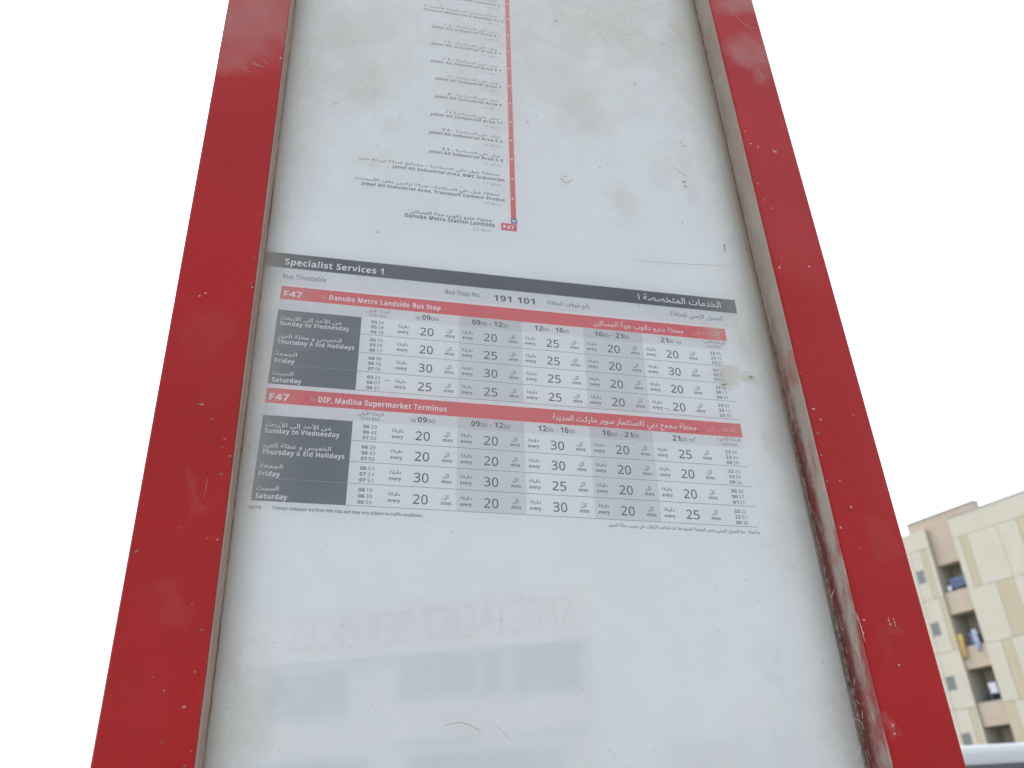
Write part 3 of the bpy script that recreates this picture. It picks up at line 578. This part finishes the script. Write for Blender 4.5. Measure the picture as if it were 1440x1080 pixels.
cloth('hanging_cloth', U1 + .95, U1 + 1.42, G + 6.7, G + 7.3, .35, cw, 'white cloth hanging in the third balcony from the top', 6)
ac = empty('air_conditioner', (0, 0, 0)); ac.location = apt.location; ac.rotation_euler = apt.rotation_euler
tag(ac, 'grey air conditioner unit standing in the third balcony from the top', 'air conditioner')
box('casing', (U1 + .2, U1 + .65, .9, 1.2, G + 6.5, G + 7.0), plain('ac_grey', (.16, .16, .17), .6), ac, .02); box('fan_grille', (U1 + .26, U1 + .58, .88, .899, G + 6.56, G + 6.94), DARKF, ac)

# ================================================================ white van
van = tag(empty('parked_van', (9.32, 8.92, .1), math.radians(-15.5)), 'white van with dark side windows parked in front of the cream building', 'van')
VW = NT('van_white'); VW = VW.done(VW.bsdf((.31, .325, .335), .32, .5, coat=.4, coat_r=.08))
VG = plain('van_glass', (.03, .032, .035), .06, .1, 2, .6); BLK = plain('tyre_rubber', (.03, .03, .03), .85); GRY = plain('van_trim', (.07, .07, .07), .6)
vH, vW, vL = 2.22, 1.75, 5.2
sec = [(-vW / 2 + .02, .42), (-vW / 2, .75), (-vW / 2 + .01, 1.15), (-vW / 2 + .07, vH - .27), (-vW / 2 + .10, vH - .12), (-vW / 2 + .17, vH - .035), (-vW / 2 + .32, vH)]
sec = sec + [(-a_, z_) for a_, z_ in reversed(sec)]
xs = [(-vL / 2, .55, .93), (-vL / 2 + .1, .85, .97), (-vL / 2 + .5, 1.0, 1), (vL / 2 - 1.4, 1.0, 1), (vL / 2 - .9, .86, .99), (vL / 2 - .45, .52, .97), (vL / 2 - .1, .44, .94), (vL / 2, .34, .88)]
vs, fs = [], []; n = len(sec)
for x_, k_, wk in xs:
    for a_, z_ in sec: vs.append((x_, a_ * wk, .42 + (z_ - .42) * k_ if z_ > 1.2 or k_ < .6 else z_))
for i in range(len(xs) - 1):
    for j in range(n): fs.append((i * n + j, (i + 1) * n + j, (i + 1) * n + (j + 1) % n, i * n + (j + 1) % n))
fs += [tuple(range(n)), tuple((len(xs) - 1) * n + j for j in range(n - 1, -1, -1))]
body = fromverts('body', vs, fs, VW, van, True)
bm = bmesh.new(); bm.from_mesh(body.data); bmesh.ops.recalc_face_normals(bm, faces=bm.faces); bm.to_mesh(body.data); bm.free()
for sgn in (-1, 1):
    for x0, x1 in ((-2.35, -1.25), (-1.17, -.1), (-.02, 1.15)):
        y_ = lambda z_: sgn * (vW / 2 - .01 - .06 * (z_ - 1.15) / .78 + .006)
        z0, z1 = 1.2, vH - .22
        prismv = [(x0, y_(z0), z0), (x1, y_(z0), z0), (x1, y_(z1), z1), (x0, y_(z1), z1)]
        inn = [(x, y - sgn * .03, z) for x, y, z in prismv]
        fromverts('side_window', prismv + inn, [(0, 1, 2, 3), (7, 6, 5, 4), (0, 4, 5, 1), (1, 5, 6, 2), (2, 6, 7, 3), (3, 7, 4, 0)], VG, van)
    box('rubbing_strip', (-2.1, 1.6, sgn * (vW / 2 + .0) - .012, sgn * (vW / 2) + .012, .72, .8), GRY, van, .004)
    box('door_handle', (-.25, -.08, sgn * vW / 2 - .03, sgn * vW / 2 + .03, 1.02, 1.06), GRY, van, .008)
    box('wing_mirror', (1.25, 1.4, sgn * (vW / 2 + .1) - .09, sgn * (vW / 2 + .1) + .09, 1.2, 1.42), GRY, van, .03)
    box('headlight', (vL / 2 - .1, vL / 2 + .015, sgn * .62 - .15, sgn * .62 + .15, .62, .8), plain('lamp_lens', (.6, .62, .62), .1), van, .03)
    box('tail_light', (-vL / 2 - .012, -vL / 2 + .06, sgn * .74 - .06, sgn * .74 + .06, .8, 1.3), plain('red_lens', (.4, .02, .02), .2), van, .02)
    for x_ in (-1.55, 1.6):
        pts = [(x_, sgn * (vW / 2 - .2), .33), (x_, sgn * (vW / 2 - .01), .33)]
        wv = []; fc = []; N = 24
        prof = [(0, .28), (.02, .325), (.17, .325), (.19, .28), (.17, .2), (.18, .06)]
        for k_ in range(N):
            t = 2 * math.pi * k_ / N
            for a_, r_ in prof: wv.append((x_ + r_ * math.cos(t), sgn * (vW / 2 - .19 + a_), .33 + r_ * math.sin(t)))
        for k_ in range(N):
            for j in range(len(prof) - 1): fc.append((k_ * 6 + j, ((k_ + 1) % N) * 6 + j, ((k_ + 1) % N) * 6 + j + 1, k_ * 6 + j + 1))
        wh = fromverts('wheel', wv, fc, BLK, van)
        rim = [(x_ + .2 * math.cos(2 * math.pi * k_ / N), sgn * (vW / 2 - .015), .33 + .2 * math.sin(2 * math.pi * k_ / N)) for k_ in range(N)]
        fromverts('rim', rim + [(x_, sgn * (vW / 2 - .05), .33)], [(k_, (k_ + 1) % N, N) for k_ in range(N)], ALU, wh)
box('bumper', (vL / 2 - .08, vL / 2 + .08, -.82, .82, .3, .52), GRY, van, .04); box('bumper', (-vL / 2 - .08, -vL / 2 + .06, -.82, .82, .32, .52), GRY, van, .04)
fromverts('windscreen', [(vL / 2 - 1.33, -.72, 2.12), (vL / 2 - 1.33, .72, 2.12), (vL / 2 - .5, .78, 1.3), (vL / 2 - .5, -.78, 1.3)], [(0, 1, 2, 3)], VG, van).location = (.03, 0, .03)

# ================================================================ across the road (seen only as reflections in the cover)
azv = math.radians(-22); DV = 14.0
hv = Vector((math.cos(azv), math.sin(azv), 0)); iv = Vector((-hv.y, hv.x, 0))
def refl(px, py):
    d = ray(px, py); t = DV / d.dot(iv); X = d * t; return (-(X.dot(hv)), X.z + CAM.z)
org = CAM + iv * DV
shop = tag(empty('shop_building', (org.x, -org.y - .006, 0), math.radians(202)), 'low white building with red lettering and dark windows across the road', 'building')
SW = wall_m('shop_white', (.74, .70, .62)); SF = wall_m('shop_fascia', (.86, .82, .73))
q = lambda x, y: refl(330 + x / 2.526, 780 + y / 2.526)
ur, zt = q(1255, 100); ul = q(-500, 300)[0]; zt2 = zt
fb = q(1245, 305)[1]
def plan(name, pts, z0, z1, mat):
    n_ = len(pts); vv = [(x, y, z0) for x, y in pts] + [(x, y, z1) for x, y in pts]
    o = fromverts(name, vv, [tuple(range(n_ - 1, -1, -1)), tuple(range(n_, 2 * n_))] + [(i, (i + 1) % n_, n_ + (i + 1) % n_, n_ + i) for i in range(n_)], mat, shop)
    m_ = bmesh.new(); m_.from_mesh(o.data); bmesh.ops.recalc_face_normals(m_, faces=m_.faces); m_.to_mesh(o.data); m_.free()
plan('wall', [(ur, 0), (ul, 0), (ul, 8), (ur + 9, 8)], 0, fb, SW)          # its end wall runs back at a slant
plan('fascia', [(ur - .02, -.12), (ul, -.12), (ul, 8.02), (ur + 9.1, 8.02)], fb + .001, zt, SF)
for (a_, b_) in [((1245, 622), (1000, 642)), ((870, 648), (560, 676)), ((1225, 315), (990, 490)), ((950, 340), (880, 492)), ((855, 352), (583, 515)), ((405, 408), (110, 590))]:
    u0, z1 = q(*a_); u1, z0 = q(*b_); z1 = min(z1, fb - .02)
    wd = box('window', (min(u0, u1), max(u0, u1), -.015, -.001, z0, z1), WIN, shop); bm = bmesh.new(); a0, a1 = min(u0, u1), max(u0, u1)
    for d_ in ((a0, a1, z0, z0 + .05), (a0, a1, z1 - .05, z1), (a0, a0 + .05, z0 + .05, z1 - .05), (a1 - .05, a1, z0 + .05, z1 - .05), ((a0 + a1) / 2 - .025, (a0 + a1) / 2 + .025, z0 + .05, z1 - .05)): bx(bm, d_[0], d_[1], -.06, -.016, d_[2], d_[3])
    me = bpy.data.meshes.new('frame'); bm.to_mesh(me); bm.free(); link('window_frame', me, ALU, wd)
for i in range(4):
    x0 = ur + .6 + i * 3.1; wd = box('shopfront', (x0, x0 + 2.5, -.015, -.001, .3, 2.9), WIN, shop)
    bm = bmesh.new()
    for d_ in ((x0, x0 + 2.5, .3, .38), (x0, x0 + 2.5, 2.82, 2.9), (x0, x0 + .06, .38, 2.82), (x0 + 2.44, x0 + 2.5, .38, 2.82), (x0 + 1.22, x0 + 1.28, .38, 2.82)): bx(bm, d_[0], d_[1], -.06, -.016, d_[2], d_[3])
    me = bpy.data.meshes.new('frame'); bm.to_mesh(me); bm.free(); link('window_frame', me, ALU, wd)
gv, gf = glyphs('SPECIALIST SERVICES', .012)
(us, zs), (ue, ze) = q(1210, 255), q(200, 378)
x0 = min(p_.x for p_ in gv); x1 = max(p_.x for p_ in gv); zb = fb + .18; hh = (zt - fb) * .60
LET = plain('red_letters', (.44, .26, .21), .5)
fo = fromverts('lettering', [(us + (p_.x - x0) / (x1 - x0) * (ue - us), -.121, zb + p_.y / .69 * hh) for p_ in gv], gf, LET, shop); fo.modifiers.new('depth', 'SOLIDIFY').thickness = .06
# signboard, boundary wall and lamp pole further right across the road
bb = tag(empty('signboard', (9.86, -19.1, 0), math.radians(206.4)), 'blank pale signboard on two posts across the road', 'sign')
box('board', (-.51, .51, -.04, .04, 3.64, 4.4), SF, bb, .01)
for x_ in (-.4, .4): box('post', (x_ - .04, x_ + .04, .041, .12, 0, 4.2), ALU, bb)
wl = tag(box('boundary_wall', (8.4, 60, -21.3, -21.1, 0, 3.75), SW), 'long low pale boundary wall across the road', 'wall')
lp = tag(empty('utility_pole', (6.77, -11.73, 0)), 'slim bare grey pole standing across from the sign', 'pole')
tube('shaft', [(0, 0, 0), (0, 0, 4.1)], .05, ALU, lp, 10); tube('cap', [(0, 0, 4.1), (0, 0, 4.14)], .06, GRY, lp, 10)
